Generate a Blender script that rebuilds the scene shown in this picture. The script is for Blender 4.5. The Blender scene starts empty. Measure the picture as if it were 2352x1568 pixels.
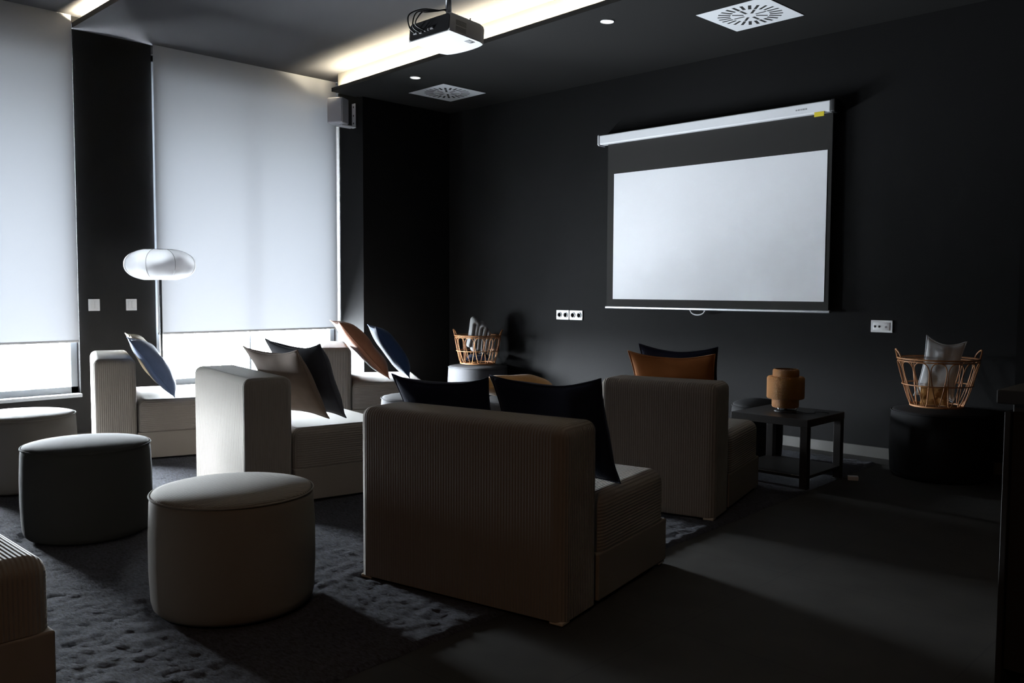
import bpy, bmesh, math, random
from mathutils import Vector, Matrix, noise
random.seed(7)
C = bpy.context.scene.collection
PI = math.pi
R = math.radians

# ------------------------------------------------------------------ helpers
def link(o, parent=None):
    C.objects.link(o)
    if parent is not None:
        o.parent = parent
    return o

def tag(o, label=None, cat=None, group=None, kind=None):
    if label: o['label'] = label
    if cat: o['category'] = cat
    if group: o['group'] = group
    if kind: o['kind'] = kind
    return o

def thing(name, label, cat, loc=(0, 0, 0), rot=(0, 0, 0), group=None):
    o = bpy.data.objects.new(name, None)
    o.empty_display_size = .1
    link(o)
    o.location = loc
    o.rotation_euler = rot
    return tag(o, label, cat, group)

def obj(name, bm, m, parent=None, smooth=True, wn=False):
    me = bpy.data.meshes.new(name)
    bmesh.ops.recalc_face_normals(bm, faces=bm.faces[:])
    if wn:
        for e in bm.edges:
            if len(e.link_faces) == 2 and e.calc_face_angle(0) > .6:
                e.smooth = False
    bm.to_mesh(me)
    bm.free()
    if m is not None:
        me.materials.append(m)
    if smooth:
        for p in me.polygons:
            p.use_smooth = True
    o = bpy.data.objects.new(name, me)
    link(o, parent)
    if wn:
        md = o.modifiers.new('wn', 'WEIGHTED_NORMAL')
        md.keep_sharp = True
        md.weight = 100
    return o

def struct(name, bm, m, parent=None, smooth=False):
    o = obj(name, bm, m, parent, smooth)
    if parent is None:
        o['kind'] = 'structure'
    return o

def copy_tree(o, parent=None):
    c = o.copy()
    C.objects.link(c)
    if parent is not None:
        c.parent = parent
    for ch in list(o.children):
        copy_tree(ch, c)
    return c

def box(bm, lo, hi, bevel=0., seg=3, M=None):
    x0, y0, z0 = lo
    x1, y1, z1 = hi
    vs = [bm.verts.new(p) for p in ((x0, y0, z0), (x1, y0, z0), (x1, y1, z0), (x0, y1, z0),
                                    (x0, y0, z1), (x1, y0, z1), (x1, y1, z1), (x0, y1, z1))]
    fs = [bm.faces.new([vs[i] for i in f]) for f in
          ((0, 3, 2, 1), (4, 5, 6, 7), (0, 1, 5, 4), (1, 2, 6, 5), (2, 3, 7, 6), (3, 0, 4, 7))]
    out = vs
    if bevel > 0:
        es = list({e for f in fs for e in f.edges})
        r = bmesh.ops.bevel(bm, geom=es, offset=bevel, segments=seg, profile=.5, affect='EDGES')
        out = list({v for f in r['faces'] for v in f.verts} | {v for v in vs if v.is_valid})
    if M is not None:
        bmesh.ops.transform(bm, matrix=M, verts=[v for v in out if v.is_valid])
    return out

def bx(lo, hi, bevel=0., seg=3, M=None):
    bm = bmesh.new()
    box(bm, lo, hi, bevel, seg, M)
    return bm

def lathe(bm, prof, n=48, caps=True, cx=0, cy=0):
    rings = []
    for r, z in prof:
        rings.append([bm.verts.new((cx + r * math.cos(2 * PI * k / n), cy + r * math.sin(2 * PI * k / n), z)) for k in range(n)])
    for a, b in zip(rings, rings[1:]):
        for k in range(n):
            bm.faces.new((a[k], a[(k + 1) % n], b[(k + 1) % n], b[k]))
    if caps:
        bm.faces.new(rings[0][::-1])
        bm.faces.new(rings[-1])
    return bm

def tube(bm, pts, r, n=8, closed=False):
    pts = [Vector(p) for p in pts]
    N = len(pts)
    rings = []
    up = None
    for i in range(N):
        if closed:
            t = pts[(i + 1) % N] - pts[i - 1]
        else:
            t = pts[min(i + 1, N - 1)] - pts[max(i - 1, 0)]
        t.normalize()
        if up is None:
            up = t.orthogonal().normalized()
        up = (up - t * up.dot(t))
        if up.length < 1e-6:
            up = t.orthogonal()
        up.normalize()
        v = t.cross(up)
        rings.append([bm.verts.new(pts[i] + (up * math.cos(2 * PI * k / n) + v * math.sin(2 * PI * k / n)) * r) for k in range(n)])
    pairs = list(zip(rings, rings[1:]))
    for a, b in pairs:
        for k in range(n):
            bm.faces.new((a[k], a[(k + 1) % n], b[(k + 1) % n], b[k]))
    if closed:
        a, b = rings[-1], rings[0]
        # best offset so the seam does not twist
        off = min(range(n), key=lambda s: sum((a[k].co - b[(k + s) % n].co).length for k in range(n)))
        for k in range(n):
            bm.faces.new((a[k], a[(k + 1) % n], b[(k + 1 + off) % n], b[(k + off) % n]))
    else:
        bm.faces.new(rings[0][::-1])
        bm.faces.new(rings[-1])
    return bm

# ------------------------------------------------------------------ materials
def new_mat(name):
    m = bpy.data.materials.new(name)
    m.use_nodes = True
    nt = m.node_tree
    nt.nodes.clear()
    out = nt.nodes.new('ShaderNodeOutputMaterial')
    return m, nt, out

def N(nt, typ, **kw):
    n = nt.nodes.new(typ)
    for k, v in kw.items():
        setattr(n, k, v)
    return n

def math_node(nt, op, a, b=None):
    n = N(nt, 'ShaderNodeMath', operation=op)
    for i, v in enumerate((a, b)):
        if v is None:
            continue
        if isinstance(v, (int, float)):
            n.inputs[i].default_value = v
        else:
            nt.links.new(v, n.inputs[i])
    return n.outputs[0]

def plain(name, col, rough=.5, metal=0., spec=.5, sheen=0., noise_scale=0., noise_amt=0., bump=0., bump_scale=200.):
    m, nt, out = new_mat(name)
    b = N(nt, 'ShaderNodeBsdfPrincipled')
    b.inputs['Base Color'].default_value = (*col, 1)
    b.inputs['Roughness'].default_value = rough
    b.inputs['Metallic'].default_value = metal
    b.inputs['Specular IOR Level'].default_value = spec
    if sheen:
        b.inputs['Sheen Weight'].default_value = sheen
        b.inputs['Sheen Roughness'].default_value = .4
    tc = N(nt, 'ShaderNodeTexCoord')
    if noise_amt > 0:
        nz = N(nt, 'ShaderNodeTexNoise')
        nz.inputs['Scale'].default_value = noise_scale
        nz.inputs['Detail'].default_value = 5
        nt.links.new(tc.outputs['Object'], nz.inputs['Vector'])
        mx = N(nt, 'ShaderNodeMix', data_type='RGBA')
        mx.inputs[6].default_value = (*[c * (1 - noise_amt) for c in col], 1)
        mx.inputs[7].default_value = (*[min(1, c * (1 + noise_amt)) for c in col], 1)
        nt.links.new(nz.outputs[0], mx.inputs[0])
        nt.links.new(mx.outputs[2], b.inputs['Base Color'])
    if bump > 0:
        nb = N(nt, 'ShaderNodeTexNoise')
        nb.inputs['Scale'].default_value = bump_scale
        nb.inputs['Detail'].default_value = 4
        nt.links.new(tc.outputs['Object'], nb.inputs['Vector'])
        bp = N(nt, 'ShaderNodeBump')
        bp.inputs['Strength'].default_value = 1
        bp.inputs['Distance'].default_value = bump
        nt.links.new(nb.outputs[0], bp.inputs['Height'])
        nt.links.new(bp.outputs[0], b.inputs['Normal'])
    nt.links.new(b.outputs[0], out.inputs[0])
    return m

def corduroy(name, col, side, period=.0135, depth=.0026):
    """ribbed upholstery: ribs run over the piece; on its two ends they follow `side` ('y' or 'z')"""
    m, nt, out = new_mat(name)
    b = N(nt, 'ShaderNodeBsdfPrincipled')
    b.inputs['Base Color'].default_value = (*col, 1)
    b.inputs['Roughness'].default_value = .9
    b.inputs['Specular IOR Level'].default_value = .15
    b.inputs['Sheen Weight'].default_value = .15
    tc = N(nt, 'ShaderNodeTexCoord')
    sp = N(nt, 'ShaderNodeSeparateXYZ')
    nt.links.new(tc.outputs['Object'], sp.inputs[0])
    sn = N(nt, 'ShaderNodeSeparateXYZ')
    nt.links.new(tc.outputs['Normal'], sn.inputs[0])
    ax = math_node(nt, 'ABSOLUTE', sn.outputs[0])
    f = math_node(nt, 'GREATER_THAN', ax, .75)
    mx = N(nt, 'ShaderNodeMix', data_type='FLOAT')
    nt.links.new(f, mx.inputs[0])
    nt.links.new(sp.outputs[0], mx.inputs[2])
    nt.links.new(sp.outputs[1 if side == 'y' else 2], mx.inputs[3])
    s = math_node(nt, 'SINE', math_node(nt, 'MULTIPLY', mx.outputs[0], 2 * PI / period))
    s = math_node(nt, 'MULTIPLY', s, .5)
    nz = N(nt, 'ShaderNodeTexNoise')
    nz.inputs['Scale'].default_value = 260
    nz.inputs['Detail'].default_value = 3
    nt.links.new(tc.outputs['Object'], nz.inputs['Vector'])
    h = math_node(nt, 'ADD', s, math_node(nt, 'MULTIPLY', nz.outputs[0], .15))
    bp = N(nt, 'ShaderNodeBump')
    bp.inputs['Strength'].default_value = 1
    bp.inputs['Distance'].default_value = depth
    nt.links.new(h, bp.inputs['Height'])
    nt.links.new(bp.outputs[0], b.inputs['Normal'])
    nt.links.new(b.outputs[0], out.inputs[0])
    return m

def emit(name, col, s):
    m, nt, out = new_mat(name)
    e = N(nt, 'ShaderNodeEmission')
    e.inputs[0].default_value = (*col, 1)
    e.inputs[1].default_value = s
    nt.links.new(e.outputs[0], out.inputs[0])
    return m

PAINT = (.0070, .0068, .0070)
M = {}
M['wall'] = plain('dark_wall_paint', PAINT, .7, spec=.08, bump=.0006, bump_scale=120)
M['ceil'] = plain('dark_ceiling_paint', (.052, .052, .055), .8, spec=.1)
M['ceil_low'] = plain('ceiling_paint_shaded', (.0135, .0132, .013), .8, spec=.1)  # same ceiling paint, made darker where less daylight reaches
M['floor'] = None
M['base'] = plain('grey_skirting', (.065, .062, .057), .5)
M['frame'] = plain('window_frame_grey', (.32, .35, .38), .4)
M['sill'] = plain('window_sill', (.40, .42, .45), .5)
SOFA = (.205, .182, .158)
M['cord_back'] = corduroy('beige_ribbed_backrest', SOFA, 'y')
M['cord_seat'] = corduroy('beige_ribbed_seat', SOFA, 'z')
M['cord_base'] = plain('beige_base_fabric', SOFA, .95, spec=.1, bump=.0006, bump_scale=500)
M['pouf_light'] = corduroy('greige_pouf_fabric', (.20, .184, .162), 'z', .012, .0022)
M['pouf_plain'] = plain('greige_pouf_side', (.20, .187, .168), .95, spec=.1, bump=.0007, bump_scale=420)
M['pouf_char'] = plain('charcoal_pouf', (.035, .035, .033), .95, spec=.1, bump=.0007, bump_scale=420)
M['pouf_black'] = plain('black_pouf', (.008, .008, .009), .8, spec=.2, bump=.0006, bump_scale=420)
M['pouf_grey'] = plain('grey_pouf', (.085, .085, .09), .95, spec=.1, noise_scale=9, noise_amt=.12, bump=.0007, bump_scale=420)
M['leg'] = plain('pale_plastic_foot', (.5, .45, .38), .5)
def velvet(n, c, sheen=.35):
    return plain(n, c, .85, spec=.15, sheen=sheen, bump=.001, bump_scale=140, noise_scale=14, noise_amt=.18)
M['navy'] = velvet('navy_velvet', (.010, .013, .032), .06)
M['navy2'] = velvet('dark_blue_cotton', (.02, .04, .10), .1)
M['blue'] = velvet('slate_blue_cotton', (.10, .135, .23), .2)
M['charcoal'] = velvet('charcoal_cotton', (.055, .057, .07), .15)
M['orange'] = velvet('burnt_orange_velvet', (.33, .115, .03), .2)
M['peach'] = velvet('terracotta_velvet', (.29, .125, .07), .3)
M['beige'] = velvet('blush_velvet', (.21, .155, .12), .3)
M['gold'] = velvet('ochre_velvet', (.52, .28, .10), .3)
M['cream'] = velvet('cream_cotton', (.60, .52, .38), .2)
M['whitecl'] = plain('white_cotton', (.62, .64, .66), .95, spec=.1, bump=.002, bump_scale=30)
M['throw'] = plain('grey_wool', (.24, .24, .24), 1., spec=.05, bump=.0015, bump_scale=220)
M['black'] = plain('black_plastic', (.012, .012, .013), .45)
M['wood'] = plain('black_brown_veneer', (.022, .019, .018), .38, spec=.4)
M['metal'] = plain('brushed_steel', (.55, .56, .58), .35, metal=1.)
M['darkmetal'] = plain('black_steel', (.02, .02, .022), .4, metal=.6)
M['white'] = plain('white_plastic', (.80, .80, .81), .4)
M['whitep'] = plain('white_powder_coat', (.78, .79, .82), .5)
M['grey'] = plain('grey_plastic', (.30, .30, .31), .5)
M['spk'] = plain('grey_speaker_cabinet', (.62, .62, .66), .6)
M['grille'] = plain('speaker_grille', (.42, .42, .47), .7, bump=.002, bump_scale=600)
M['screen'] = plain('matt_projection_cloth', (.80, .81, .84), .95, spec=.05)
M['screenblk'] = plain('black_screen_border', (.030, .029, .028), .9, spec=.1)
M['yellow'] = plain('yellow_sticker', (.75, .6, .03), .5)
M['rattan'] = plain('rattan', (.42, .19, .075), .5, noise_scale=40, noise_amt=.35)
M['counter'] = plain('dark_counter_veneer', (.016, .015, .0145), .75, spec=.2)
M['led'] = emit('warm_led', (1., .87, .62), 780.)
M['dl'] = emit('downlight_glow', (1., .98, .95), 1.6)
M['slot'] = plain('slot_shade_sheet', (.01, .01, .01), .8)

# floor: dark large-format tiles with fine joints
m, nt, out = new_mat('dark_floor_tiles')
b = N(nt, 'ShaderNodeBsdfPrincipled')
tc = N(nt, 'ShaderNodeTexCoord')
br = N(nt, 'ShaderNodeTexBrick')
br.offset = 0.
br.inputs['Color1'].default_value = (.044, .042, .039, 1)
br.inputs['Color2'].default_value = (.044, .042, .039, 1)
br.inputs['Mortar'].default_value = (.035, .034, .033, 1)
br.inputs['Scale'].default_value = 1.
br.inputs['Mortar Size'].default_value = .004
br.inputs['Brick Width'].default_value = .9
br.inputs['Row Height'].default_value = .9
nt.links.new(tc.outputs['Object'], br.inputs['Vector'])
nz = N(nt, 'ShaderNodeTexNoise')
nz.inputs['Scale'].default_value = 5
nz.inputs['Detail'].default_value = 6
nt.links.new(tc.outputs['Object'], nz.inputs['Vector'])
mx = N(nt, 'ShaderNodeMix', data_type='RGBA', blend_type='MULTIPLY')
mx.inputs[0].default_value = .5
nt.links.new(br.outputs[0], mx.inputs[6])
nt.links.new(nz.outputs[0], mx.inputs[7])
nt.links.new(mx.outputs[2], b.inputs['Base Color'])
b.inputs['Roughness'].default_value = .7
b.inputs['Specular IOR Level'].default_value = .15
nt.links.new(b.outputs[0], out.inputs[0])
M['floor'] = m

# rug
m, nt, out = new_mat('blue_grey_shag')
b = N(nt, 'ShaderNodeBsdfPrincipled')
tc = N(nt, 'ShaderNodeTexCoord')
mp = N(nt, 'ShaderNodeMapping')
mp.inputs['Rotation'].default_value = (0, 0, R(-45))
mp.inputs['Scale'].default_value = (.38, 1, 1)
nt.links.new(tc.outputs['Object'], mp.inputs[0])
nz = N(nt, 'ShaderNodeTexNoise')
nz.inputs['Scale'].default_value = 95
nz.inputs['Detail'].default_value = 6
nz.inputs['Roughness'].default_value = .7
nt.links.new(mp.outputs[0], nz.inputs['Vector'])
cr = N(nt, 'ShaderNodeValToRGB')
cr.color_ramp.elements[0].position = .35
cr.color_ramp.elements[0].color = (.006, .0065, .010, 1)
cr.color_ramp.elements[1].position = .68
cr.color_ramp.elements[1].color = (.058, .061, .082, 1)
nt.links.new(nz.outputs[0], cr.inputs[0])
nt.links.new(cr.outputs[0], b.inputs['Base Color'])
b.inputs['Roughness'].default_value = 1.
b.inputs['Specular IOR Level'].default_value = .05
b.inputs['Sheen Weight'].default_value = .1
bp = N(nt, 'ShaderNodeBump')
bp.inputs['Distance'].default_value = .012
nt.links.new(nz.outputs[0], bp.inputs['Height'])
nt.links.new(bp.outputs[0], b.inputs['Normal'])
nt.links.new(b.outputs[0], out.inputs[0])
M['rug'] = m

# roller blind fabric: thin, diffuse on the room side, lets a little daylight scatter forward through it
m, nt, out = new_mat('grey_blind_fabric')
df = N(nt, 'ShaderNodeBsdfDiffuse')
df.inputs[0].default_value = (.30, .30, .315, 1)
tr = N(nt, 'ShaderNodeBsdfTranslucent')
tr.inputs[0].default_value = (.9, .93, 1., 1)
rf = N(nt, 'ShaderNodeBsdfRefraction')
rf.inputs[0].default_value = (.92, .95, 1., 1)
rf.inputs['Roughness'].default_value = .68
rf.inputs['IOR'].default_value = 1.45
m1 = N(nt, 'ShaderNodeMixShader')
m1.inputs[0].default_value = .0
nt.links.new(tr.outputs[0], m1.inputs[1])
nt.links.new(rf.outputs[0], m1.inputs[2])
m2 = N(nt, 'ShaderNodeMixShader')
tc = N(nt, 'ShaderNodeTexCoord')
wv = N(nt, 'ShaderNodeTexNoise')
wv.inputs['Scale'].default_value = 420
nt.links.new(tc.outputs['Object'], wv.inputs['Vector'])
BL_T = .0025
fac = math_node(nt, 'ADD', math_node(nt, 'MULTIPLY', wv.outputs[0], BL_T * .5), BL_T * .75)
nt.links.new(fac, m2.inputs[0])
nt.links.new(df.outputs[0], m2.inputs[1])
nt.links.new(m1.outputs[0], m2.inputs[2])
nt.links.new(m2.outputs[0], out.inputs[0])
M['blind'] = m

# glass
m, nt, out = new_mat('window_glass')
t1 = N(nt, 'ShaderNodeBsdfTransparent')
t1.inputs[0].default_value = (.95, .97, .97, 1)
g1 = N(nt, 'ShaderNodeBsdfGlossy')
g1.inputs['Roughness'].default_value = .02
fr = N(nt, 'ShaderNodeFresnel')
fr.inputs[0].default_value = 1.45
mm = N(nt, 'ShaderNodeMixShader')
nt.links.new(math_node(nt, 'MULTIPLY', fr.outputs[0], .5), mm.inputs[0])
nt.links.new(t1.outputs[0], mm.inputs[1])
nt.links.new(g1.outputs[0], mm.inputs[2])
nt.links.new(mm.outputs[0], out.inputs[0])
M['glass'] = m

# paper lamp shade (thin, translucent)
m, nt, out = new_mat('white_paper_shade')
d1 = N(nt, 'ShaderNodeBsdfDiffuse')
d1.inputs[0].default_value = (.82, .82, .84, 1)
d2 = N(nt, 'ShaderNodeBsdfTranslucent')
d2.inputs[0].default_value = (.82, .82, .84, 1)
mm = N(nt, 'ShaderNodeMixShader')
mm.inputs[0].default_value = .45
nt.links.new(d1.outputs[0], mm.inputs[1])
nt.links.new(d2.outputs[0], mm.inputs[2])
nt.links.new(mm.outputs[0], out.inputs[0])
M['paper'] = m

# woven bamboo shade
m, nt, out = new_mat('woven_bamboo')
b = N(nt, 'ShaderNodeBsdfPrincipled')
tc = N(nt, 'ShaderNodeTexCoord')
sp = N(nt, 'ShaderNodeSeparateXYZ')
nt.links.new(tc.outputs['Object'], sp.inputs[0])
an = math_node(nt, 'ARCTAN2', sp.outputs[1], sp.outputs[0])
w1 = math_node(nt, 'SINE', math_node(nt, 'MULTIPLY', an, 60.))
w2 = math_node(nt, 'SINE', math_node(nt, 'MULTIPLY', sp.outputs[2], 2 * PI / .009))
h = math_node(nt, 'MULTIPLY', w1, w2)
bp = N(nt, 'ShaderNodeBump')
bp.inputs['Distance'].default_value = .0035
nt.links.new(h, bp.inputs['Height'])
nt.links.new(bp.outputs[0], b.inputs['Normal'])
b.inputs['Base Color'].default_value = (.52, .205, .028, 1)
b.inputs['Roughness'].default_value = .55
nt.links.new(b.outputs[0], out.inputs[0])
M['bamboo'] = m

# ------------------------------------------------------------------ room shell
YW = 6.643           # screen wall
XF = -8.03           # plane of the piers
XA = -7.54           # thick wall beside the far window
ZA, ZB, ZC = 3.497, 3.28, 3.605
XR, YB = 1.9, -3.2   # right and back limits
struct('floor', bx((-8.4, YB - .2, -.2), (XR + .2, YW + .2, 0)), M['floor'])
struct('wall_back', bx((-8.4, YW, 0), (XR + .2, YW + .2, 3.8)), M['wall'])
bm = bmesh.new()
box(bm, (-8.4, YB - .2, 0), (XR + .2, YB, 3.8))
struct('wall_front', bm, M['wall'])
bm = bmesh.new()
box(bm, (XR, YB, 0), (XR + .2, YW, 3.8))
box(bm, (-1.49, 5.9, 0), (XR, YW, 3.8))
struct('wall_right', bm, M['wall'])
WIN = [(1.02, 2.752), (3.432, 5.437)]
SZ = .345
bm = bmesh.new()
segs = [(YB, WIN[0][0]), (WIN[0][1], WIN[1][0])]
for a, b_ in segs:
    box(bm, (-8.3, a, 0), (XF, b_, 3.8))
box(bm, (-8.3, WIN[1][1], 0), (XA, YW, 3.8))
for a, b_ in WIN:
    box(bm, (-8.2, a, 0), (XF, b_, SZ))
    box(bm, (-8.3, a, 3.42), (XF - .02, b_, 3.8))
struct('wall_left', bm, M['wall'])

struct('added_shade_slab', bx((-9.8, -6., 3.2), (-8.2, 13., 3.75)), M['wall'])      # slab added outside, out of view, to shade the upper blinds

# stepped ceiling: three levels, each lower one ends in a thin upstand that hides a light strip
def fy(x):           # front edge of the lowest level
    return 5.088 + (x + 7.59) * (4.885 - 5.088) / (-3.5 + 7.59)
bm = bmesh.new()
box(bm, (-8.3, YB, ZC), (XR, 2.93, 3.8))                     # highest level, nearest
YA = 2.742
box(bm, (-8.03, YA, ZA), (XR, YA + .02, ZA + .045))          # upstand of the middle level
box(bm, (-8.03, YA + .02, ZA), (XR, 2.93, ZA + .012))
box(bm, (-8.03, 2.93, ZA), (XR, YW, 3.8))
# lowest level (trapezoid)
def trap(bm, xa, ya, xb, yb, y2, z0, z1):
    vs = [bm.verts.new(p) for p in ((xa, ya, z0), (xb, yb, z0), (xb, y2(xb), z0), (xa, y2(xa), z0),
                                    (xa, ya, z1), (xb, yb, z1), (xb, y2(xb), z1), (xa, y2(xa), z1))]
    for f in ((0, 3, 2, 1), (4, 5, 6, 7), (0, 1, 5, 4), (1, 2, 6, 5), (2, 3, 7, 6), (3, 0, 4, 7)):
        bm.faces.new([vs[i] for i in f])
trap(bm, -7.59, fy(-7.59), XR, fy(XR), lambda x: YW, ZB, ZB + .012)
trap(bm, -7.59, fy(-7.59), XR, fy(XR), lambda x: fy(x) + .02, ZB + .012, ZB + .037)
trap(bm, -7.66, fy(-7.66) + .125, XR, fy(XR) + .125, lambda x: YW, ZB + .012, ZA)
ce = struct('ceiling', bm, M['ceil'])
ce.data.materials.append(M['ceil_low'])
ce.data.materials.append(plain('cove_glow_tint', (.11, .108, .10), .9, spec=.05))  # cove back paled so it reads as strongly lit by the strip
for p in ce.data.polygons:
    if abs(p.normal.z) > .9 and abs(p.center.z - ZB) < .002 or (p.center.y > 4.8 and p.center.z < ZB + .036):
        p.material_index = 1
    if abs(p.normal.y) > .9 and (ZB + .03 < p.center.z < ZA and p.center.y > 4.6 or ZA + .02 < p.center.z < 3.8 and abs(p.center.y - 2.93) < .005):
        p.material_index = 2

# light strips lying behind the upstands
def strip(x0, y0, x1, y1, z, label):
    d = Vector((x1 - x0, y1 - y0, 0))
    L = d.length
    o = obj('led_strip', bx((0, -.008, 0), (L, .008, .006)), M['led'], smooth=False)
    o.location = (x0, y0, z)
    o.rotation_euler = (0, 0, math.atan2(d.y, d.x))
    tag(o, label, 'light strip')
strip(-7.585, fy(-7.585) + .055, XR - .1, fy(XR - .1) + .055, ZB + .0145, 'warm light strip hidden in the ceiling step above the projection screen side')
strip(-7.93, YA + .06, XR - .1, YA + .06, ZA + .018, 'warm light strip hidden in the ceiling step between the two windows')

# skirtings
bm = bmesh.new()
box(bm, (XA, YW - .014, 0), (-1.49, YW, .085), .003, 1)
struct('baseboard_back', bm, M['base'])
bm = bmesh.new()
box(bm, (XA, WIN[1][1], 0), (XA + .014, YW - .014, .085), .003, 1)
struct('baseboard_left', bm, M['base'])

# windows
for k, (a, b_) in enumerate(WIN):
    w = bpy.data.objects.new('window_%d' % (k + 1), None)
    link(w)
    w['kind'] = 'structure'
    x0, x1 = -8.16, -8.09
    bm = bmesh.new()
    mid = (a + b_) / 2
    fw = .06
    box(bm, (x0, a, SZ), (x1, a + fw, 3.42), .004, 1)
    box(bm, (x0, b_ - fw, SZ), (x1, b_, 3.42), .004, 1)
    box(bm, (-8.14, mid - .012, SZ), (-8.112, mid + .012, 3.42), .003, 1)
    box(bm, (x0, a, SZ), (x1, b_, SZ + fw), .004, 1)
    box(bm, (x0, a, 3.36), (x1, b_, 3.42), .004, 1)
    obj('window_frame', bm, M['frame'], w, smooth=False)
    obj('pane', bx((-8.13, a + fw, SZ + fw), (-8.122, mid - .012, 3.36)), M['glass'], w, smooth=False)
    obj('pane', bx((-8.13, mid + .012, SZ + fw), (-8.122, b_ - fw, 3.36)), M['glass'], w, smooth=False)
    obj('window_sill', bx((-8.16, a, SZ - .03), (-7.985, b_, SZ + .002), .006, 2), M['sill'], w, smooth=False)
    # daylight guide for the renderer (adds no light of its own)
    ld = bpy.data.lights.new('daylight_portal', 'AREA')
    ld.shape = 'RECTANGLE'
    ld.size = .52
    ld.size_y = b_ - a
    ld.cycles.is_portal = True
    lo = bpy.data.objects.new('daylight_portal', ld)
    C.objects.link(lo)
    lo.location = (-8.22, (a + b_) / 2, .60)
    lo.rotation_euler = (0, -PI / 2, 0)

# roller blinds
BL = [(1.03, 2.737, .803, ZC + .001, 'grey roller blind at the far left edge, left of the pier with two switches'),
      (3.437, 5.418, .846, ZA + .001, 'wide grey roller blind between the switch pier and the wall speaker')]
for a, b_, z0, z1, lab in BL:
    t = thing('roller_blind', lab, 'blind', (-8.0, (a + b_) / 2, z0), group='grey roller blinds')
    bm = bmesh.new()
    h = (b_ - a) / 2
    ny, nz_ = 12, 18
    g = [[bm.verts.new((0, -h + 2 * h * i / ny, .012 + (z1 - z0 - .012) * j / nz_)) for i in range(ny + 1)] for j in range(nz_ + 1)]
    for j in range(nz_):
        for i in range(ny):
            bm.faces.new((g[j][i], g[j][i + 1], g[j + 1][i + 1], g[j + 1][i]))
    obj('blind_fabric', bm, M['blind'], t)
    obj('bottom_bar', bx((-.006, -h, -.006), (.006, h, .014), .003, 2), plain('blind_bottom_bar', (.5, .5, .52), .5), t)

# ------------------------------------------------------------------ sofas
SD, SH, SS, ST, SP = .96, .757, .446, .285, .212
def soft_box(lo, hi, rt, rv):
    # upholstered block: generous radius along the top, tighter vertical corners, square bottom
    bm = bx(lo, hi)
    ver = [e for e in bm.edges if abs(e.verts[0].co.z - e.verts[1].co.z) > .01]
    bmesh.ops.bevel(bm, geom=ver, offset=rv, segments=5, profile=.5, affect='EDGES')
    top = [e for e in bm.edges if min(e.verts[0].co.z, e.verts[1].co.z) > hi[2] - 1e-5]
    bmesh.ops.bevel(bm, geom=top, offset=rt, segments=6, profile=.5, affect='EDGES')
    return bm
def sofa(W, name='sofa_module', label='', br=None, rot=0., z=0., group='ribbed beige sofa modules', smooth_base=True):
    a = R(rot)
    ex = Vector((math.cos(a), math.sin(a), 0))
    s = Vector((-math.sin(a), math.cos(a), 0))
    P = Vector((br[0], br[1], 0)) - ex * W / 2 + s * SD / 2
    P.z = z
    t = thing(name, label, 'sofa', P, (0, 0, a), group)
    hw, hd = W / 2, SD / 2
    bm = soft_box((-hw, -hd, .015), (hw, -hd + ST, SH), .046, .05)
    obj('backrest', bm, M['cord_back'], t, wn=True)
    bm = soft_box((-hw + .004, -hd + ST + .002, SP), (hw - .004, hd - .004, SS), .060, .064)
    obj('seat_cushion', bm, M['cord_seat'], t, wn=True)
    obj('base', bx((-hw, -hd + ST + .001, .015), (hw, hd, SP - .002), .008, 3), M['cord_base'], t, wn=True)
    for sx in (-1, 1):
        for sy in (-1, 1):
            obj('leg', bx((sx * (hw - .036) - .03, sy * (hd - .036) - .03, 0), (sx * (hw - .036) + .03, sy * (hd - .036) + .03, .016), .004, 1), M['leg'], t, smooth=False)
    t['_'] = 0
    del t['_']
    def loc(lx, ly, lz):
        return P + ex * (lx - W / 2) + s * (ly - SD / 2) + Vector((0, 0, lz))
    return t, loc, rot

sA = sofa(1.04, label='large beige ribbed sofa module seen from behind in the foreground, two navy cushions', br=(-2.087, 2.405), rot=11, z=.003)
sB = sofa(.70, label='narrower beige sofa module beside the black side table, orange cushion on its back', br=(-2.487, 4.124), rot=14.5, z=.004)
sC = sofa(1.04, label='beige sofa module with its back lit white, behind the two front poufs', br=(-4.473, 2.408), rot=-10, z=.004)
sD = sofa(1.04, label='beige sofa module in front of the switch pier with a slate blue cushion', br=(-6.453, 2.296), rot=-18.5, z=.004)
sE = sofa(1.04, label='beige sofa module in front of the far window with a terracotta cushion', br=(-6.452, 4.168), rot=-32, z=.004)
# sofa at the near left corner, turned a quarter towards the rug
a = R(-88)
sF = sofa(1.04, label='beige ribbed sofa module cropped by the lower left corner of the picture', br=(-2.83 - .96 + .01, .865 - 1.04), rot=-89, z=.004)

# ------------------------------------------------------------------ poufs
def pouf(label, x, y, r=.315, h=.452, mats=('pouf_light', 'pouf_plain'), z=.012, crown=.024, name='pouf'):
    t = thing(name, label, 'pouf', (x, y, z), (0, 0, random.uniform(-.4, .4)), 'round upholstered poufs')
    bm = bmesh.new()
    prof = [(r - .035, 0), (r - .018, .004), (r - .006, .018), (r, .045), (r + .006, h * .35), (r + .006, h * .65), (r, h - .03), (r - .003, h - .006), (r - .012, h)]
    lathe(bm, prof, 64)
    obj('body', bm, M[mats[1]], t)
    bm = bmesh.new()
    prof = [(r - .004, h - .004)] + [((r - .004) * math.cos(q), h + .002 + crown * math.sin(q)) for q in [PI / 2 * k / 8 for k in range(1, 8)]] + [(.01, h + .002 + crown)]
    lathe(bm, prof, 64)
    obj('top_cushion', bm, M[mats[0]], t)
    bm = bmesh.new()
    tube(bm, [((r - .001) * math.cos(2 * PI * k / 72), (r - .001) * math.sin(2 * PI * k / 72), h - .001) for k in range(72)], .0045, 6, True)
    obj('piping', bm, M[mats[1]], t)
    return t
pouf('greige round pouf standing in front on the rug, the nearest one', -3.208, 1.669)
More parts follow.
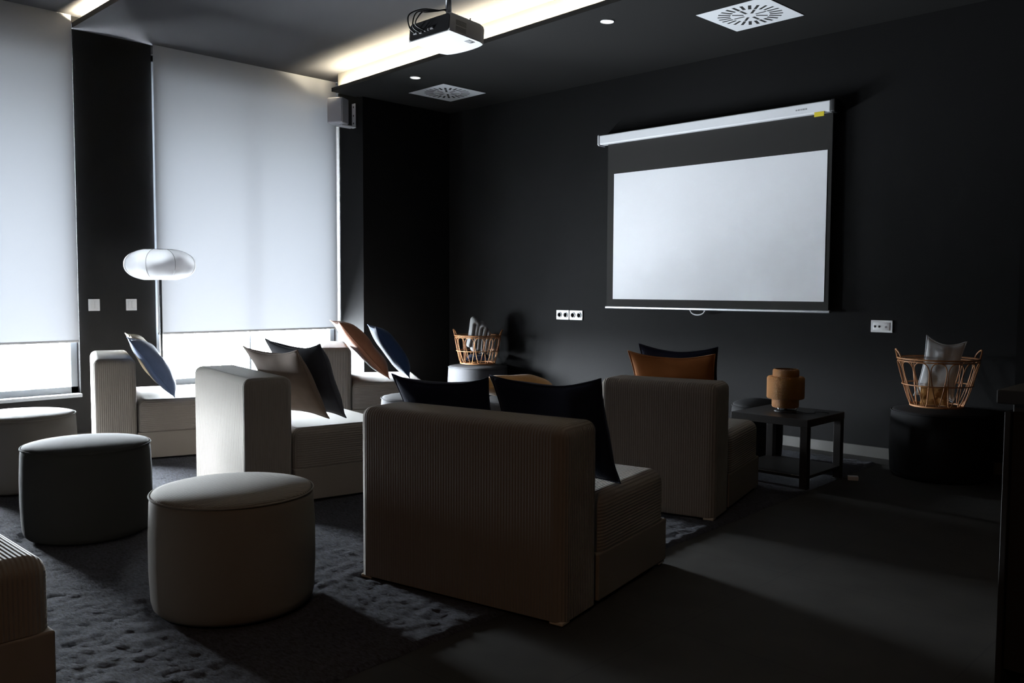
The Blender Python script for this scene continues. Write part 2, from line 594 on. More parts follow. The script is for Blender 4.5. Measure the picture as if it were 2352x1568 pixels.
pouf('dark charcoal round pouf on the rug behind the nearest pouf', -4.685, 1.628, r=.305, mats=('pouf_char', 'pouf_char'))
pouf('greige round pouf with a bright white top, under the left window', -6.055, 1.709)
pouf('light grey round pouf in the far corner carrying a rattan basket', -6.70, 6.305, mats=('pouf_grey', 'pouf_grey'), z=.003)
pouf('black round pouf by the right wall carrying a rattan basket', -2.04, 6.30, h=.45, mats=('pouf_black', 'pouf_black'), z=0)
pouf('grey round pouf half hidden left of the foreground navy cushions', -5.204, 4.299, mats=('pouf_grey', 'pouf_grey'), h=.42)
pouf('black low round pouf behind the black side table', -3.22, 5.92, r=.185, h=.40, mats=('pouf_black', 'pouf_black'), crown=.05)
pouf('grey round pouf under the ochre cushion, hidden behind the navy cushions', -4.62, 4.85, mats=('pouf_grey', 'pouf_grey'), h=.41)

# ------------------------------------------------------------------ cushions
def cushion_bm(w, h, t, seed, ears=.10, wrinkle=.006, sag=0.):
    n = 26
    bm = bmesh.new()
    def P(i, j, sgn):
        u = -1 + 2 * i / n
        v = -1 + 2 * j / n
        x = u * w / 2 * (1 - ears * (1 - v * v))
        z = v * h / 2 * (1 - ears * (1 - u * u))
        th = t / 2 * (max(0, (1 - u ** 4) * (1 - v ** 4)) ** .62) * (1 - .25 * u * u * v * v)
        q = noise.noise((u * 1.7 + seed, v * 1.7, sgn * 3.1)) * wrinkle * 2 + noise.noise((u * 4 + seed, v * 4, sgn * 5.3)) * wrinkle
        edge = min(1, 3 * (1 - max(abs(u), abs(v))))
        th *= 1.45 if sgn > 0 else .5
        y = sgn * (th + q * edge * (1 if sgn > 0 else .4)) + .012 * noise.noise((u * 1.2 + seed, v * 1.2, 9))
        z -= sag * max(0, v) * (1 - u * u) * h
        return (x, y, z + h / 2)
    g = {}
    for sgn in (1, -1):
        for i in range(n + 1):
            for j in range(n + 1):
                e = i in (0, n) or j in (0, n)
                key = (i, j, 0 if e else sgn)
                if key not in g:
                    p = P(i, j, 0 if e else sgn)
                    g[key] = bm.verts.new(p)
    for sgn in (1, -1):
        for i in range(n):
            for j in range(n):
                def k(a, b):
                    return g[(a, b, 0 if (a in (0, n) or b in (0, n)) else sgn)]
                f = [k(i, j), k(i + 1, j), k(i + 1, j + 1), k(i, j + 1)]
                bm.faces.new(f if sgn < 0 else f[::-1])
    rim = [g[(i, 0, 0)].co.copy() for i in range(n)] + [g[(n, j, 0)].co.copy() for j in range(n)] + \
          [g[(n - i, n, 0)].co.copy() for i in range(n)] + [g[(0, n - j, 0)].co.copy() for j in range(n)]
    return bm, rim

def cushion(label, mat, pos, yaw, lean, w=.5, h=.5, t=.15, seed=0., roll=0., ears=.09, sag=0., flat=False, wrinkle=.006):
    tt = thing('cushion', label, 'cushion', pos, (0, 0, 0), 'scatter cushions')
    tt.rotation_euler = (Matrix.Rotation(R(yaw), 3, 'Z') @ Matrix.Rotation(R(lean), 3, 'X') @ Matrix.Rotation(R(roll), 3, 'Y')).to_euler()
    bm, rim = cushion_bm(w, h, t, seed, ears, wrinkle, sag)
    obj('cover', bm, M[mat], tt)
    bm = bmesh.new()
    tube(bm, rim, .004, 6, True)
    obj('edge_seam', bm, M[mat], tt)
    return tt
# positions are on the sofa seats, leaning against the backrests (lean tips the top backwards)
S = .463
A_, B_, C_, D_, E_ = sA[1], sB[1], sC[1], sD[1], sE[1]
cushion('left navy cushion on the foreground sofa, its left side turned to the window', 'navy', A_(.20, .475, S), 11 + 9, 24, .50, .460, .15, 1.3, -1, .13, .04, wrinkle=.010)
cushion('right navy cushion on the foreground sofa, its corner hanging over the seat', 'navy', A_(.775, .46, S), 11 - 3, 18, .56, .465, .15, 4.1, -2, .075, .05, wrinkle=.010)
cushion('burnt orange velvet cushion leaning on the narrower sofa beside the side table', 'orange', B_(.335, .44, S), 14, 19, .54, .465, .12, 7.7, 0, .10, .04)
cushion('navy cushion standing in front of the burnt orange one on the narrower sofa', 'navy', B_(.325, .575, S), 15, 17, .50, .495, .12, 9.2, 0, .10, .04)
cushion('blush velvet cushion leaning over the back of the white-lit sofa', 'beige', C_(.60, .51, S + .006), 7, 29, .54, .50, .11, 11.2, 0, .10, .05)
cushion('charcoal cushion beside the blush cushion on the white-lit sofa', 'charcoal', C_(.58, .63, S), 8, 25, .52, .53, .14, 13.9, 2, .10, .05)
cushion('slate blue cushion leaning on the sofa by the switch pier', 'blue', D_(.88, .545, S + .006), -20, 35, .50, .52, .14, 15.5, 0, .06, .02)
cushion('cream cushion behind the slate blue cushion near the floor lamp', 'cream', D_(.34, .52, S + .004), -17, 30, .48, .50, .14, 18.1, 0, .06, .02)
cushion('terracotta velvet cushion tipped over the backrest at the far window', 'peach', E_(.72, .60, S + .012), -26, 42, .54, .68, .16, 21.4, 0, .08, .02)
cushion('dark blue cushion beside the terracotta cushion at the far window', 'navy2', E_(.62, .80, S + .004), -28, 34, .52, .56, .15, 25.0, 0, .08, .02)
cushion('ochre velvet cushion lying on a pouf behind the navy cushions', 'gold', (-4.62 + .15, 4.85 - .22, .500), 40, 78, .58, .46, .14, 28.3, 0, .07, 0)

# ------------------------------------------------------------------ rug
FEET = []
bpy.context.view_layer.update()
for o in list(C.objects):
    if o.type == 'EMPTY' and o.get('category') == 'sofa':
        hw = max(abs(c[0]) for ch in o.children for c in ch.bound_box)
        FEET.append(('r', o.matrix_world.inverted(), hw + .012, SD / 2 + .012))
    if o.type == 'EMPTY' and o.get('category') == 'pouf':
        rr = max(abs(c[0]) for ch in o.children for c in ch.bound_box)
        FEET.append(('c', o.location.copy(), rr + .012, 0))
FEET.append(('r', Matrix.Translation((-2.757, 5.492, 0)).inverted(), .29, .29))
def pressed(x, y):
    for k, m_, a_, b_ in FEET:
        if k == 'c':
            if (x - m_.x) ** 2 + (y - m_.y) ** 2 < a_ * a_:
                return True
        else:
            p = m_ @ Vector((x, y, 0))
            if abs(p.x) < a_ and abs(p.y) < b_:
                return True
    return False
bm = bmesh.new()
nx, ny = 230, 330
def rug_pt(u, v):
    y = -.6 + 7.02 * v
    xr = -2.255 - .04 * y
    x = -7.1 + (xr + 7.1) * u
    return x, y
g = []
for j in range(ny + 1):
    row = []
    for i in range(nx + 1):
        x, y = rug_pt(i / nx, j / ny)
        e = min(i, nx - i, j, ny - j)
        z = .011 + .0035 * noise.noise((x * 26, y * 9, .3)) + .004 * noise.noise((x * 60, y * 24, 4.)) + .003 * random.uniform(-1, 1)
        if e == 0:
            z = .0005
            x += .006 * noise.noise((x * 30, y * 30, 1.))
        if pressed(x, y):
            z = .001
        row.append(bm.verts.new((x, y, max(z, .0008))))
    g.append(row)
for j in range(ny):
    for i in range(nx):
        bm.faces.new((g[j][i], g[j][i + 1], g[j + 1][i + 1], g[j + 1][i]))
o = obj('rug', bm, M['rug'])
tag(o, 'large dark blue-grey shaggy rug under the sofas and poufs', 'rug')

# ------------------------------------------------------------------ side table and lamp
TX, TY = -2.757, 5.492
t = thing('side_table', 'square black side table with a lower shelf beside the narrower sofa', 'table', (TX, TY, .003))
hw = .275
obj('table_top', bx((-hw, -hw, .40), (hw, hw, .45), .003, 2), M['wood'], t, smooth=False)
obj('shelf', bx((-hw + .004, -hw + .004, .065), (hw - .004, hw - .004, .085), .002, 1), M['wood'], t, smooth=False)
for sx in (-1, 1):
    for sy in (-1, 1):
        cx, cy = sx * (hw - .027), sy * (hw - .027)
        obj('leg', bx((cx - .025, cy - .025, 0), (cx + .025, cy + .025, .40), .002, 1), M['wood'], t, smooth=False)

t = thing('table_lamp', 'small table lamp with tiered orange woven bamboo shade on the black table', 'lamp', (TX - .02, TY, .4535))
def tier(z0, z1, r):
    bm = bmesh.new()
    b_ = .012
    prof = [(r - b_, z0), (r - .003, z0 + .004), (r, z0 + b_), (r, z1 - b_), (r - .003, z1 - .004), (r - b_, z1)]
    inner = [(q - .004, z) for q, z in prof[::-1]]
    lathe(bm, prof + inner + [prof[0]], 64, caps=False)
    return bm
obj('shade_tier', tier(.028, .092, .089), M['bamboo'], t)
bm = tier(.088, .238, .124)
obj('shade_tier', bm, M['bamboo'], t)
obj('shade_tier', tier(.234, .290, .087), M['bamboo'], t)
for z, ra, rb in ((.090, .085, .122), (.236, .083, .122)):
    bm = bmesh.new()
    lathe(bm, [(ra, z), (rb - .006, z - .001), (rb - .006, z + .003), (ra, z + .004), (ra, z)], 48, caps=False)
    obj('shade_step', bm, M['bamboo'], t)
bm = bmesh.new()
lathe(bm, [(.072, 0), (.074, .004), (.070, .010), (.012, .014), (.012, .11), (.018, .115), (.018, .15), (.01, .155)], 32)
obj('base', bm, M['black'], t)
for k in range(3):
    q = 2.5 + k * 2 * PI / 3
    bm = bmesh.new()
    tube(bm, [(.066 * math.cos(q), .066 * math.sin(q), .006), (.080 * math.cos(q), .080 * math.sin(q), .034)], .0045, 8)
    obj('shade_support', bm, M['metal'], t)
bm = bmesh.new()
tube(bm, [(.07, .02, .006), (.11, .01, .005), (.16, -.02, .005), (.20, .03, .005), (.17, .08, .005), (.22, .12, .005), (.262, .10, .005)], .003, 6)
obj('power_cord', bm, M['black'], t)

# ------------------------------------------------------------------ floor lamp
t = thing('floor_lamp', 'floor lamp with a wide flat white paper shade beside the switch pier', 'lamp', (-7.570, 3.280, 0))
bm = bmesh.new()
lathe(bm, [(.14, 0), (.142, .006), (.135, .018), (.02, .024), (.012, .03)], 40)
obj('base', bm, M['darkmetal'], t)
bm = bmesh.new()
tube(bm, [(0, 0, .02), (0, 0, 1.42)], .0115, 12)
obj('pole', bm, M['darkmetal'], t)
bm = bmesh.new()
zc, rx, rz = 1.478, .305, .132
nseg = 48
prof = []
for k in range(25):
    q = R(-68) + R(136) * k / 24
    c_, s_ = math.cos(q), math.sin(q)
    r_ = rx * abs(c_) ** .80
    prof.append((r_, zc + rz * math.copysign((abs(s_) / math.sin(R(68))) ** .88, s_)))
rings = []
nr = 8
for r_, z in prof:
    ring = []
    for k in range(64):
        ph = 2 * PI * k / 64
        f = 1 - .035 * (1 - abs(math.cos(nr * ph / 2))) * 1.2
        ring.append(bm.verts.new((r_ * f * math.cos(ph), r_ * f * math.sin(ph), z)))
    rings.append(ring)
for a_, b_ in zip(rings, rings[1:]):
    for k in range(64):
        bm.faces.new((a_[k], a_[(k + 1) % 64], b_[(k + 1) % 64], b_[k]))
sh = obj('lamp_shade', bm, M['paper'], t)
for k in range(nr):
    ph = 2 * PI * k / nr
    bm = bmesh.new()
    tube(bm, [((r_ + .001) * math.cos(ph), (r_ + .001) * math.sin(ph), z) for r_, z in prof], .0022, 5)
    obj('shade_rib', bm, M['grey'], sh)
bm = bmesh.new()
r0, z0 = prof[-1]
tube(bm, [(r0 * math.cos(2 * PI * k / 48), r0 * math.sin(2 * PI * k / 48), z0) for k in range(48)], .003, 6, True)
obj('shade_ring', bm, M['darkmetal'], sh)
for k in range(3):
    ph = 2 * PI * k / 3
    bm = bmesh.new()
    tube(bm, [(0, 0, 1.41), (r0 * math.cos(ph), r0 * math.sin(ph), z0 - .002)], .0022, 5)
    obj('shade_spoke', bm, M['darkmetal'], t)

# ------------------------------------------------------------------ baskets
def basket(label, x, y, z, rt, rb, h, rz=0., n=14):
    t = thing('rattan_basket', label, 'basket', (x, y, z), (0, 0, rz), 'open rattan baskets on poufs')
    zz = .012
    def ring(r, z_, rad, name, k=64):
        bm = bmesh.new()
        tube(bm, [(r * math.cos(2 * PI * i / k), r * math.sin(2 * PI * i / k), z_) for i in range(k)], rad, 8, True)
        return obj(name, bm, M['rattan'], t)
    ring(rt, h, .0065, 'rim')
    ring(rt - .004, h - .016, .0045, 'rim')
    ring((rt + rb) / 2 + .012, h * .47, .004, 'middle_hoop')
    ring(rb, zz, .007, 'base_hoop')
    # looped canes: tall petals, wide near the rim where neighbours cross, narrow at the base
    for k in range(n):
        pts = []
        for i in range(40):
            q = 2 * PI * i / 40
            sq = math.copysign(abs(math.sin(q)) ** .75, math.sin(q))
            f = .5 + .5 * sq
            wd = (.24 + .36 * f ** 1.2) * 2 * PI / n
            ang = 2 * PI * k / n + wd * math.copysign(abs(math.cos(q)) ** .8, math.cos(q))
            r_ = rb + (rt - rb) * (f ** .85) - .002 + (.004 if k % 2 else 0)
            pts.append((r_ * math.cos(ang), r_ * math.sin(ang), zz + .004 + (h - .022 - zz) * f))
        bm = bmesh.new()
        tube(bm, pts, .0036, 6, True)
        obj('cane_loop', bm, M['rattan'], t)
    bm = bmesh.new()
    for k in range(6):
        q = PI * k / 6
        tube(bm, [(rb * math.cos(q), rb * math.sin(q), zz - .004), (-rb * math.cos(q), -rb * math.sin(q), zz - .004)], .0035, 6)
    obj('base_canes', bm, M['rattan'], t)
    for sgn in (0, PI):
        bm = bmesh.new()
        pts = []
        for i in range(17):
            q = i / 16
            aa = sgn + R(-13 + 26 * q)
            pts.append(((rt + .018 * math.sin(PI * q)) * math.cos(aa), (rt + .018 * math.sin(PI * q)) * math.sin(aa), h - .006 + .066 * math.sin(PI * q) ** .6))
        tube(bm, pts, .006, 8)
        obj('handle', bm, M['rattan'], t)
    return t
basket('rattan basket on the grey pouf in the far corner', -6.70, 6.305, .484, .245, .185, .305, R(38))
basket('rattan basket on the black pouf by the right wall', -2.06, 6.275, .480, .255, .165, .335, R(33))

# folded throw in the corner basket: an accordion of thick layers leaning to one side
def folded(label, x, y, z, rot, w, hgt, layers, thick, mat):
    t = thing('throw_blanket', label, 'blanket', (x, y, z), rot, None)
    pts = []
    for k in range(layers):
        zb, zt = (0., hgt - .016 * k) if k % 2 == 0 else (hgt - .016 * (k - 1), 0.)
        for i in range(9):
            q = i / 8
            pts.append((k * thick * 1.5 + .006 * math.sin(3 * q + k), zb + (zt - zb) * q))
        for i in range(1, 5):
            aa = PI * i / 5
            up = 1 if k % 2 == 0 else -1
            if k < layers - 1:
                pts.append((k * thick * 1.5 + thick * .75 * (1 - math.cos(aa)), zt + up * thick * .75 * math.sin(aa)))
    bm = bmesh.new()
    nw = 14
    rows = []
    for i in range(nw + 1):
        u = -1 + 2 * i / nw
        rows.append([bm.verts.new((u * w / 2, p[0] + .03 * u * u, p[1] - .05 * u * u * (p[1] / hgt) + .008 * noise.noise((u * 3, p[0] * 20, p[1] * 8)))) for p in pts])
    for a_, b_ in zip(rows, rows[1:]):
        for k in range(len(pts) - 1):
            bm.faces.new((a_[k], a_[k + 1], b_[k + 1], b_[k]))
    o = obj('folded_layers', bm, M[mat], t)
    md = o.modifiers.new('thick', 'SOLIDIFY')
    md.thickness = thick * 1.3
    md.offset = 0
    md = o.modifiers.new('sub', 'SUBSURF')
    md.levels = md.render_levels = 1
    return t
cushion('navy cushion lying at the bottom of the corner basket', 'navy', (-6.785, 6.215, .535), 137, 88, .26, .25, .07, 33., 0, .05, 0)
folded('folded grey wool throw standing in the corner basket', -6.775, 6.225, .668, (R(-9), R(0), R(-43)), .20, .29, 5, .030, 'throw')
cushion('white cushion with raised corners stuffed into the basket by the right wall', 'whitecl', (-2.085, 6.285, .532), 22, 4, .25, .43, .10, 35.5, 9, .15, .03, wrinkle=.010)
cushion('small ochre cushion at the bottom of the basket by the right wall', 'gold', (-2.04, 6.155, .506), 18, 8, .16, .13, .05, 38.0, 0, .06, 0)

t = thing('power_adapter', 'small white plug adapter on the floor by the back leg of the side table', 'plug', (-2.40, 5.735, 0), (0, 0, .5))
obj('housing', bx((-.035, -.022, 0), (.035, .022, .03), .006, 2), M['white'], t, wn=True)
bm = bmesh.new()
tube(bm, [(-.034, 0, .014), (-.06, .01, .006), (-.09, .0, .005), (-.13, .03, .005)], .003, 6)
obj('cord', bm, M['black'], t)

# ------------------------------------------------------------------ projection screen
t = thing('projection_screen', 'pull-down projection screen with white roller case on the dark wall', 'projection screen', (-4.08, YW, 0))
ox = -4.08
obj('roller_case', bx((-5.262 - ox, -.115, 2.655), (-2.985 - ox, -.025, 2.745), .012, 3), M['whitep'], t, wn=True)
for x0, x1, mt in ((-5.274, -5.258, 'whitep'), (-2.989, -2.945, 'black')):
    obj('end_cap', bx((x0 - ox, -.12, 2.648), (x1 - ox, -.004, 2.752), .014, 3), M[mt], t, wn=True)
for mx_ in (-5.0, -3.2):
    obj('mount_bracket', bx((mx_ - .02 - ox, -.028, 2.66), (mx_ + .02 - ox, -.003, 2.74), .002, 1), M['grey'], t, smooth=False)
if True:
    obj('screen_border', bx((-5.185 - ox, -.067, 1.125), (-2.985 - ox, -.064, 2.68)), M['screenblk'], t, smooth=False)
    # cloth: a fine sheet with a faint ripple
    bm = bmesh.new()
    x0, x1, z0, z1 = -5.108 - ox, -3.02 - ox, 1.19, 2.372
    nu, nv = 30, 20
    g = []
    for j in range(nv + 1):
        row = []
        for i in range(nu + 1):
            u, v = i / nu, j / nv
            rip = .0022 * math.exp(-((u - .83) ** 2) / .012) * math.sin(26 * (u + .5 * v)) * (1 - v) ** 2
            row.append(bm.verts.new((x0 + (x1 - x0) * u, -.0705 - rip, z0 + (z1 - z0) * v)))
        g.append(row)
    for j in range(nv):
        for i in range(nu):
            bm.faces.new((g[j][i], g[j][i + 1], g[j + 1][i + 1], g[j + 1][i]))
    o = obj('screen_cloth', bm, M['screen'], t)
    tag(o, 'white matt viewing area')
obj('bottom_bar', bx((-5.195 - ox, -.080, 1.098), (-2.965 - ox, -.052, 1.124), .008, 3), M['metal'], t, wn=True)
bm = bmesh.new()
tube(bm, [(-.085, -.066, 1.104)] + [(-.07 * math.cos(PI * k / 12), -.066, 1.094 - .034 * math.sin(PI * k / 12)) for k in range(13)] + [(.085, -.066, 1.104)], .006, 8)
bmesh.ops.translate(bm, verts=bm.verts[:], vec=(-.09, 0, 0))
obj('pull_handle', bm, M['whitep'], t)
o = obj('sticker', bx((-3.115 - ox, -.117, 2.628), (-3.035 - ox, -.112, 2.664), .001, 1), M['yellow'], t, smooth=False)
tag(o, 'yellow sticker')
bm = bmesh.new()
for k, (a_, w_) in enumerate(((0, .012), (.018, .016), (.04, .010), (.055, .02), (.08, .014))):
    box(bm, (-3.27 + a_ - ox, -.1158, 2.694), (-3.27 + a_ + w_ - ox, -.1148, 2.706))
obj('case_mark', bm, M['grey'], t, smooth=False)

# ------------------------------------------------------------------ wall plates
def plate(name, label, cat, loc, rotz, w, h, group=None):
    t = thing(name, label, cat, loc, (0, 0, rotz), group)
    obj('plate', bx((-w / 2, -.010, -h / 2), (w / 2, 0, h / 2), .003, 2), M['white'], t, wn=True)
    return t
for x, lab in ((-5.795, 'left one of the two white double sockets left of the screen'), (-5.617, 'right one of the two white double sockets left of the screen')):
    t = plate('double_socket', lab, 'socket', (x, YW, 1.022), 0, .168, .096, 'double wall sockets')
    for sx in (-.040, .040):
        bm = bmesh.new()
        lathe(bm, [(.029, 0), (.029, .005), (.022, .005), (.020, -.006), (.001, -.006)], 32)
        bmesh.ops.transform(bm, matrix=Matrix.Translation((sx, -.010, 0)) @ Matrix.Rotation(PI / 2, 4, 'X'), verts=bm.verts[:])
        s_ = obj('socket', bm, M['white'], t)
        bm = bmesh.new()
        for q in (-.009, .009):
            lathe(bm, [(.003, .004), (.003, .007), (.0005, .007)], 10, cx=q)
        bmesh.ops.transform(bm, matrix=Matrix.Translation((sx, -.010, 0)) @ Matrix.Rotation(PI / 2, 4, 'X'), verts=bm.verts[:])
        obj('pin_holes', bm, M['black'], s_)
t = plate('antenna_socket', 'white antenna and data wall plate above the right basket', 'socket', (-2.59, YW, 1.009), 0, .162, .092)
bm = bmesh.new()
box(bm, (-.062, -.014, -.030), (.062, -.009, .030), .003, 2)
obj('insert', bm, M['white'], t)
for x, r_ in ((-.048, .0085), (-.016, .0085)):
    bm = bmesh.new()
    lathe(bm, [(r_, 0), (r_, .003), (.0005, .003)], 20)
    bmesh.ops.transform(bm, matrix=Matrix.Translation((x, -.013, -.002)) @ Matrix.Rotation(PI / 2, 4, 'X'), verts=bm.verts[:])
    obj('jack', bm, M['black'], t)
obj('data_port', bx((.026, -.017, -.012), (.036, -.012, .002), .001, 1), M['grey'], t, smooth=False)
for y, lab in ((2.879, 'left one of the two white switches on the dark pier'), (3.205, 'right one of the two white switches on the dark pier')):
    t = plate('light_switch', lab, 'switch', (XF, y, 1.122), PI / 2, .097, .105, 'white wall switches')
    for sx in (-.017, .017):
        obj('rocker', bx((sx - .0155, -.015, -.032), (sx + .0155, -.009, .032), .003, 2), M['white'], t, wn=True)

# ------------------------------------------------------------------ ceiling vents and downlights
def vent(label, x, y, half, rz):
    t = thing('ceiling_vent', label, 'vent', (x, y, ZB), (0, 0, rz), 'white swirl ceiling vents')
    bm = bx((-half, -half, -.0036), (half, half, -.0020))
    panel = obj('vent_panel', bm, M['whitep'], t, smooth=False)
    cb = bmesh.new()
    for k in range(24):
        Mx = Matrix.Rotation(2 * PI * k / 24, 4, 'Z')
        box(cb, (half * .50, -.0115, -.05), (half * .83, .0115, .05), 0, 1, Mx)
    for k in range(8):
        Mx = Matrix.Rotation(2 * PI * k / 8, 4, 'Z')
        box(cb, (half * .16, -.0105, -.05), (half * .47, .0105, .05), 0, 1, Mx)
    me = bpy.data.meshes.new('cut')
    bmesh.ops.recalc_face_normals(cb, faces=cb.faces[:])
    cb.to_mesh(me)
    cb.free()
    co = bpy.data.objects.new('cut', me)
    C.objects.link(co)
    co.matrix_world = Matrix.Identity(4)
    par = panel.parent
    panel.parent = None
    md = panel.modifiers.new('b', 'BOOLEAN')
    md.operation = 'DIFFERENCE'
    md.object = co
    md.solver = 'EXACT'
    bpy.context.view_layer.update()
    dg = bpy.context.evaluated_depsgraph_get()
    nm = bpy.data.meshes.new_from_object(panel.evaluated_get(dg))
    panel.modifiers.clear()
    panel.data = nm
    panel.parent = par
    bpy.data.objects.remove(co)
    obj('slot_shade_sheet', bx((-half * .86, -half * .86, -.0018), (half * .86, half * .86, -.0002)), M['slot'], t, smooth=False)  # flat black sheet standing in for the darkness behind the slots
    return t
vent('white square swirl vent in the ceiling near the top right', -3.278, 5.80, .278, R(-1.5))
vent('white square swirl vent in the ceiling above the far corner', -6.768, 5.931, .280, R(-1.5))
for x, y, lab in ((-6.503, 5.30, 'small round downlight next to the far ceiling vent'), (-4.121, 5.20, 'small round downlight between the projector and the near ceiling vent')):
    t = thing('downlight', lab, 'downlight', (x, y, ZB), group='round ceiling downlights')
    bm = bmesh.new()
    lathe(bm, [(.052, -.001), (.052, -.005), (.046, -.007), (.044, -.004), (.044, -.001)], 40, caps=False)
    obj('trim_ring', bm, M['white'], t)
    bm = bmesh.new()
    lathe(bm, [(.0445, -.004), (.03, -.0055), (.002, -.006)], 40)
    obj('diffuser', bm, M['dl'], t)

# ------------------------------------------------------------------ projector
PX, PY, PZ = -3.970, 3.337, 2.75
t = thing('projector', 'white ceiling projector with black rear panel hanging on a short pole', 'projector', (PX, PY, PZ), (R(-4.2), 0, 0))
hwp, dp, hp = .183, .285, .108
bm = bmesh.new()
# outline seen from below with a bowed front, lofted upwards with rounded shoulders
outl = [(-hwp, 0), (hwp, 0), (hwp, dp * .86), (hwp * .93, dp * .97)] + [(hwp * .93 * math.cos(PI * k / 10), dp * .97 + .035 * math.sin(PI * k / 10)) for k in range(1, 10)] + [(-hwp * .93, dp * .97), (-hwp, dp * .86)]
lv = []
for z, sc, off in ((0, .985, .0), (.006, 1, 0), (hp * .80, 1, 0), (hp * .94, .985, .001), (hp, .95, .006)):
    lv.append([bm.verts.new((p[0] * sc, off + (p[1]) * (sc if p[1] > .01 else 1), z)) for p in outl])
for a_, b_ in zip(lv, lv[1:]):
    for k in range(len(outl)):
        bm.faces.new((a_[k], a_[(k + 1) % len(outl)], b_[(k + 1) % len(outl)], b_[k]))
bm.faces.new(lv[0][::-1])
bm.faces.new(lv[-1])
obj('body', bm, M['white'], t, smooth=False)
bm = bmesh.new()
vs = []
for cx_, cz_, a0 in ((hwp - .026, .026, -90), (hwp - .026, hp - .028, 0), (-hwp + .026, hp - .028, 90), (-hwp + .026, .026, 180)):
    for k in range(6):
        aa = R(a0 + 18 * k)
        vs.append((cx_ + .022 * math.cos(aa), cz_ + .022 * math.sin(aa)))
f0 = [bm.verts.new((p[0], -.004, p[1])) for p in vs]
f1 = [bm.verts.new((p[0], .003, p[1])) for p in vs]
bm.faces.new(f0)
bm.faces.new(f1[::-1])
for k in range(len(vs)):
    bm.faces.new((f0[k], f1[k], f1[(k + 1) % len(vs)], f0[(k + 1) % len(vs)]))
rp = obj('rear_panel', bm, M['black'], t, smooth=False)
tag(rp, 'black connector panel')
for x, z, w_, h_ in ((-.12, .035, .03, .014), (-.07, .03, .022, .012), (-.03, .034, .012, .012), (0.0, .034, .012, .012), (.03, .036, .026, .01)):
    obj('connector', bx((x - w_ / 2, -.012, z), (x + w_ / 2, -.003, z + h_), .001, 1), M['grey'], rp, smooth=False)
for k in range(2):
    bm = bmesh.new()
    for j in range(5):
        box(bm, (hwp - .001, .045 + 0 * k, .012 + k * .036 + j * .006), (hwp + .0015, .125, .0145 + k * .036 + j * .006))
    obj('vent_grille', bm, M['grey'], t, smooth=False)
lb = obj('rating_label', bx((.115, .175, -.0018), (.155, .225, .0005)), M['grey'], t, smooth=False)
obj('label_dot', bx((.132, .207, -.0026), (.150, .222, -.001), .001, 1), M['black'], lb, smooth=False)
bm = bmesh.new()
tube(bm, [(.13, .2, hp - .005), (.13, .2, hp + .03)], .004, 6)
obj('adjuster_foot', bm, M['grey'], t)
bm = bmesh.new()
lathe(bm, [(.034, 0), (.034, .03), (.028, .034)], 32)
bmesh.ops.transform(bm, matrix=Matrix.Translation((-.08, dp + .008, .045)) @ Matrix.Rotation(-PI / 2, 4, 'X'), verts=bm.verts[:])
obj('lens', bm, M['black'], t)
# mount: spider plate, knuckle, pole and ceiling plate
mt = obj('mount_plate', bx((-.06, .07, hp), (.10, .19, hp + .008), .002, 1), M['grey'], t, smooth=False)
for dx, dy in ((-.09, .04), (.13, .04), (-.09, .22), (.13, .22)):
    bm = bmesh.new()
    tube(bm, [(.02 + (dx - .02) * .2, .13 + (dy - .13) * .2, hp + .012), (dx, dy, hp + .012), (dx, dy, hp - .006)], .006, 6)
    obj('mount_arm', bm, M['grey'], mt)
bm = bmesh.new()
top = (ZA - PZ) + .01
tl = Matrix.Rotation(R(4.2), 3, 'X')
p0 = Vector((.018, .13, hp + .006))
p1 = p0 + tl @ Vector((0, 0, top - hp - .006))
tube(bm, [p0, p0 + (p1 - p0) * .5, p1], .017, 14)
obj('mount_pole', bm, M['metal'], mt)
bm = bmesh.new()
lathe(bm, [(.05, 0), (.055, .008), (.055, .014)], 28)
bmesh.ops.transform(bm, matrix=Matrix.Translation(p1 - (p1 - p0).normalized() * .02) @ tl.to_4x4(), verts=bm.verts[:])
obj('ceiling_plate', bm, M['metal'], mt)
for k, (x, zc_) in enumerate(((-.12, .042), (-.07, .036), (-.03, .04))):
    bm = bmesh.new()
    P0 = Vector((x, -.010, zc_))
    P1 = Vector((x - .004 * k, -.052 - .012 * k, zc_ + .02))
    P2 = Vector((x - .01 + .025 * k, -.055 - .01 * k, hp + .03 - .012 * k))
    P3 = Vector((-.055 + .015 * k, -.01, hp + .062 - .012 * k))
    P4 = Vector((-.0 + .006 * k, .09, hp + .075))
    P5 = p0 + Vector((-.018 - .004 * k, -.006 * (k - 1), .13))
    P6 = p1 + Vector((-.020 - .004 * k, -.006 * (k - 1), -.04))
    ctr = [P0, P0, P1, P2, P3, P4, P5, P6, P6]
    pts = []
    for i in range(1, len(ctr) - 2):
        a_, b_, c_, d_ = ctr[i - 1], ctr[i], ctr[i + 1], ctr[i + 2]
        for s in range(6):
            u = s / 6
            pts.append(.5 * (2 * b_ + (c_ - a_) * u + (2 * a_ - 5 * b_ + 4 * c_ - d_) * u * u + (3 * b_ - a_ - 3 * c_ + d_) * u ** 3))
    pts.append(P6)
    tube(bm, pts, .0042, 6)
    obj('cable', bm, M['black'], t)

